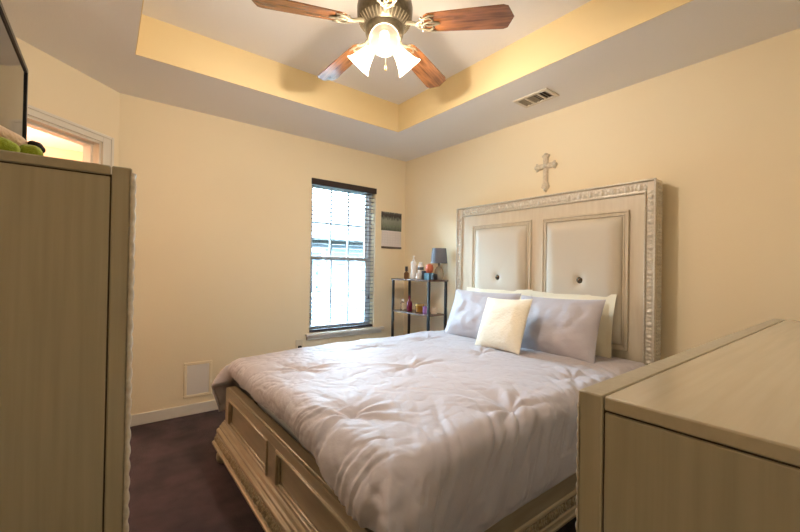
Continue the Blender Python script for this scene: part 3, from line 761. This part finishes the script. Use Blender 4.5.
# television on the chest, screen toward the bed
tv = thing('television', (-.24, 1.43, 1.404), 'thin black framed television on top of the tall chest', 'television')
ty0, ty1, tz0, tz1, txs = 1.20, 1.80, 1.452, 1.852, -.22
MB().box(txs-.035, txs-.006, ty0+.004, ty1-.004, tz0+.004, tz1-.004).build('back_shell', m_tvb, tv, bevel=.006)
mb = MB(); rect_frame(mb, ty0, ty1, tz0, tz1, .015, lambda a, d, b: (txs-d, a, b), -.004, .012); mb.build('bezel', m_tvb, tv, bevel=.001)
MB().box(txs-.008, txs-.001, ty0+.010, ty1-.010, tz0+.010, tz1-.010).build('screen', m_screen, tv)
for yy in (ty0+.12, ty1-.12):
    mb = MB(); mb.tube([(txs-.02, yy, tz0+.01), (txs+.05, yy, 1.410)], .006, 8); mb.tube([(txs-.02, yy, tz0+.01), (txs-.11, yy, 1.410)], .006, 8)
    mb.build('stand_foot', m_tvb, tv)
# plush toy lying by the television
m_green = mat('lime_green_plush', srgb(150, 168, 48), .9, bump=((160,)*3, .6, .006), sheen=.4)
m_cream = mat('cream_plush', srgb(222, 196, 168), .9, bump=((160,)*3, .6, .006), sheen=.4)
m_dark = mat('black_plush', srgb(20, 17, 16), .85, sheen=.1)
pt = thing('plush_toy', (-.165, 1.13, 1.404), 'green and cream plush toy with a black tip lying on the tall chest', 'toy')
def blob(name, m, pts, rad):
    mb = MB(); pts = [Vector(p) for p in pts]; P2 = []; R2 = []
    n = len(pts)
    for i in range(n-1):
        for k in range(5):
            t = k/5; P2.append(pts[i].lerp(pts[i+1], t)); R2.append(rad[i]*(1-t)+rad[i+1]*t)
    P2.append(pts[-1]); R2.append(rad[-1])
    P2 = [P2[0]-(P2[1]-P2[0]).normalized()*R2[0]*.5] + P2 + [P2[-1]+(P2[-1]-P2[-2]).normalized()*R2[-1]*.5]; R2 = [R2[0]*.5]+R2+[R2[-1]*.5]
    o = mb.tube(P2, R2, 14).build(name, m, pt, smooth=80)
    s = o.modifiers.new('soft', 'SUBSURF'); s.levels = 1; s.render_levels = 2
    return o
blob('body', m_cream, [(-.25, 1.10, 1.455), (-.185, 1.10, 1.447), (-.15, 1.105, 1.436), (-.132, 1.11, 1.428)], [.036, .031, .026, .016])
blob('leg', m_green, [(-.22, 1.05, 1.421), (-.16, 1.05, 1.421), (-.142, 1.055, 1.417)], [.018, .018, .013])
blob('arm', m_green, [(-.134, 1.075, 1.421), (-.118, 1.075, 1.421), (-.110, 1.075, 1.416)], [.016, .017, .011])
blob('tip', m_dark, [(-.127, 1.10, 1.446), (-.117, 1.10, 1.440), (-.108, 1.10, 1.433)], [.008, .012, .008])

# ------------------------------------------------------------------ corner shelf and what stands on it
sx0, sx1, sy0, sy1 = 2.452, 2.678, 2.692, 3.258
T1, T2, T3 = 1.094, .757, .42
sh = thing('shelf_unit', (2.565, 2.975, 0), 'narrow black metal shelf unit with brown boards in the room corner', 'shelf')
for (x, y) in ((sx0, sy0), (sx0, sy1), (sx1, sy0), (sx1, sy1)):
    MB().box(x-.011, x+.011, y-.011, y+.011, 0, T1-.016).build('post', m_black, sh, bevel=.002)
for zt in (T1, T2, T3):
    pad = .016 if zt == T1 else .0
    MB().box(sx0-pad-.002, sx1+pad+.002, sy0-pad-.002, sy1+pad+.002, zt-.016, zt).build('shelf_board', m_shelf, sh, bevel=.003)
for y in (sy0, sy1): MB().box(sx0+.011, sx1-.011, y-.005, y+.005, .10, .115).build('cross_bar', m_black, sh)


m_white = mat('white_plastic', srgb(238, 234, 230), .35); m_dlabel = mat('dark_label', srgb(78, 82, 84), .5)
m_clear = mat('clear_glass', (.95, .97, .98, 1), .03, trans=1, ior=1.45)
m_amber = mat('amber_glass', srgb(176, 118, 36), .1, trans=.35, ior=1.45); m_wine = mat('wine_red_bottle', srgb(110, 16, 56), .2)
m_orange = mat('terracotta_glaze', srgb(196, 98, 62), .4); m_teal = mat('teal_card', srgb(74, 116, 134), .5)
m_gold = mat('gold_lid', srgb(190, 150, 80), .3, .8); m_purple = mat('purple_wax', srgb(150, 104, 160), .5); m_tan = mat('tan_perfume', srgb(150, 112, 80), .15, trans=.4)
m_cap = mat('dark_cap', srgb(38, 36, 40), .4); m_lampsh = mat('grey_lamp_fabric', srgb(104, 104, 112), .6, .0, bump=((400,)*3, .2, .001))
m_cwax = mat('cream_wax', srgb(230, 208, 178), .5)
def jar(name, loc, label, cat, body, bm_, lid=None, lm=None, part='body', lidname='lid', group=None, band=None):
    t = thing(name, loc, label, cat, group); x, y, z = loc
    MB().lathe(body, loc, 20).build(part, bm_, t)
    if lid: MB().lathe(lid, loc, 18).build(lidname, lm, t)
    if band: MB().lathe(band[0], loc, 20, cap=False).build('paper_label', band[1], t)
    return t
# top board, from the window side
jar('perfume_bottle', (2.555, 3.165, T1), 'small brown perfume bottle nearest the window on the top shelf', 'bottle',
    [(.022, 0), (.027, .004), (.027, .060), (.012, .072), (.010, .080)], m_tan, [(.014, .080), (.015, .084), (.015, .125), (.012, .13)], m_cap, lidname='cap')
jar('lotion_bottle', (2.555, 3.048, T1), 'tall white pump bottle on the top shelf', 'bottle',
    [(.027, 0), (.031, .005), (.031, .165), (.022, .182), (.013, .188)], m_white, [(.013, .188), (.014, .205), (.006, .207), (.006, .232), (.012, .233), (.012, .242)], m_white, lidname='pump')
jar('shampoo_bottle', (2.585, 3.015-.045, T1), 'white bottle with a dark label beside the tall white pump bottle', 'bottle',
    [(.028, 0), (.032, .004), (.032, .13), (.026, .145), (.018, .150)], m_white, [(.019, .150), (.019, .172), (.015, .175)], m_white, lidname='cap', band=([(.0325, .095), (.0325, .125)], m_dlabel))
jar('cream_jar', (2.500, 2.905, T1), 'short white cream jar in front of the white bottles', 'jar',
    [(.020, 0), (.024, .003), (.024, .045), (.022, .048)], m_white, [(.025, .048), (.025, .062), (.022, .065)], m_white)
jar('black_tin', (2.535, 2.850, T1), 'round black tin between the white jar and the orange cup', 'tin',
    [(.028, 0), (.031, .003), (.031, .062), (.029, .064)], m_cap, [(.032, .064), (.032, .084), (.029, .087)], m_cap)
b = MB().box(2.490, 2.565, 2.735, 2.808, T1, T1+.066).build('gift_box', m_teal, bevel=.003); tag(b, 'teal cube box holding up the orange cup', 'box')
jar('orange_cup', (2.528, 2.772, T1+.066), 'round orange ceramic cup sitting on the teal box', 'cup',
    [(.020, 0), (.032, .010), (.040, .035), (.040, .055), (.033, .078), (.030, .084), (.026, .080), (.030, .05), (.020, .012)], m_orange, [(.029, .079), (.029, .083), (.010, .088), (.008, .094)], m_orange)
b = MB().box(2.497, 2.545, 2.677, 2.718, T1, T1+.058).build('dark_box', m_cap, bevel=.004); tag(b, 'small black box between the teal box and the lamp', 'box')
lm = thing('table_lamp', (2.612, 2.725, T1), 'small table lamp with a grey drum shade on the top shelf', 'lamp')
MB().lathe([(.034, 0), (.040, .004), (.046, .03), (.048, .06), (.040, .10), (.026, .125), (.014, .135)], (2.612, 2.725, T1), 24).build('lamp_base', mat('smoky_glass_base', srgb(196, 184, 164), .06, trans=.55, ior=1.45), lm)
MB().lathe([(.010, .135), (.012, .14), (.012, .165), (.006, .17), (.006, .20)], (2.612, 2.725, T1), 14).build('lamp_stem', m_pew, lm)
MB().lathe([(.083, .165), (.070, .312), (.068, .312), (.081, .165)], (2.612, 2.725, T1), 28, cap=False).build('lamp_shade', m_lampsh, lm)
# middle board
jar('glass_bottle', (2.53, 3.185, T2), 'clear glass bottle on the middle shelf nearest the window', 'bottle',
    [(.024, 0), (.028, .004), (.028, .07), (.012, .09), (.011, .10)], m_clear, [(.013, .10), (.013, .118), (.010, .12)], m_white, lidname='cap')
jar('wine_bottle', (2.53, 3.075, T2), 'dark red bottle on the middle shelf', 'bottle',
    [(.027, 0), (.031, .004), (.031, .085), (.014, .115), (.012, .135)], m_wine, [(.014, .135), (.014, .158), (.011, .16)], m_wine, lidname='cap')
jar('candle_jar', (2.555, 2.935, T2), 'wide amber glass candle jar with a gold lid on the middle shelf', 'candle',
    [(.040, 0), (.046, .004), (.048, .06), (.046, .066)], m_amber, [(.049, .066), (.049, .082), (.045, .085)], m_gold)
jar('votive_candle', (2.515, 2.812, T2), 'small purple candle between the amber jar and the front post', 'candle',
    [(.020, 0), (.022, .002), (.022, .07), (.020, .072)], m_purple, [(.0015, .072), (.0012, .082)], m_cap, lidname='wick')
jar('cream_candle', (2.575, 2.748, T2), 'cream candle in a glass cup at the headboard end of the middle shelf', 'candle',
    [(.026, 0), (.030, .003), (.036, .035), (.033, .058), (.030, .06)], m_cwax, [(.0015, .06), (.0012, .072)], m_cap, lidname='wick')
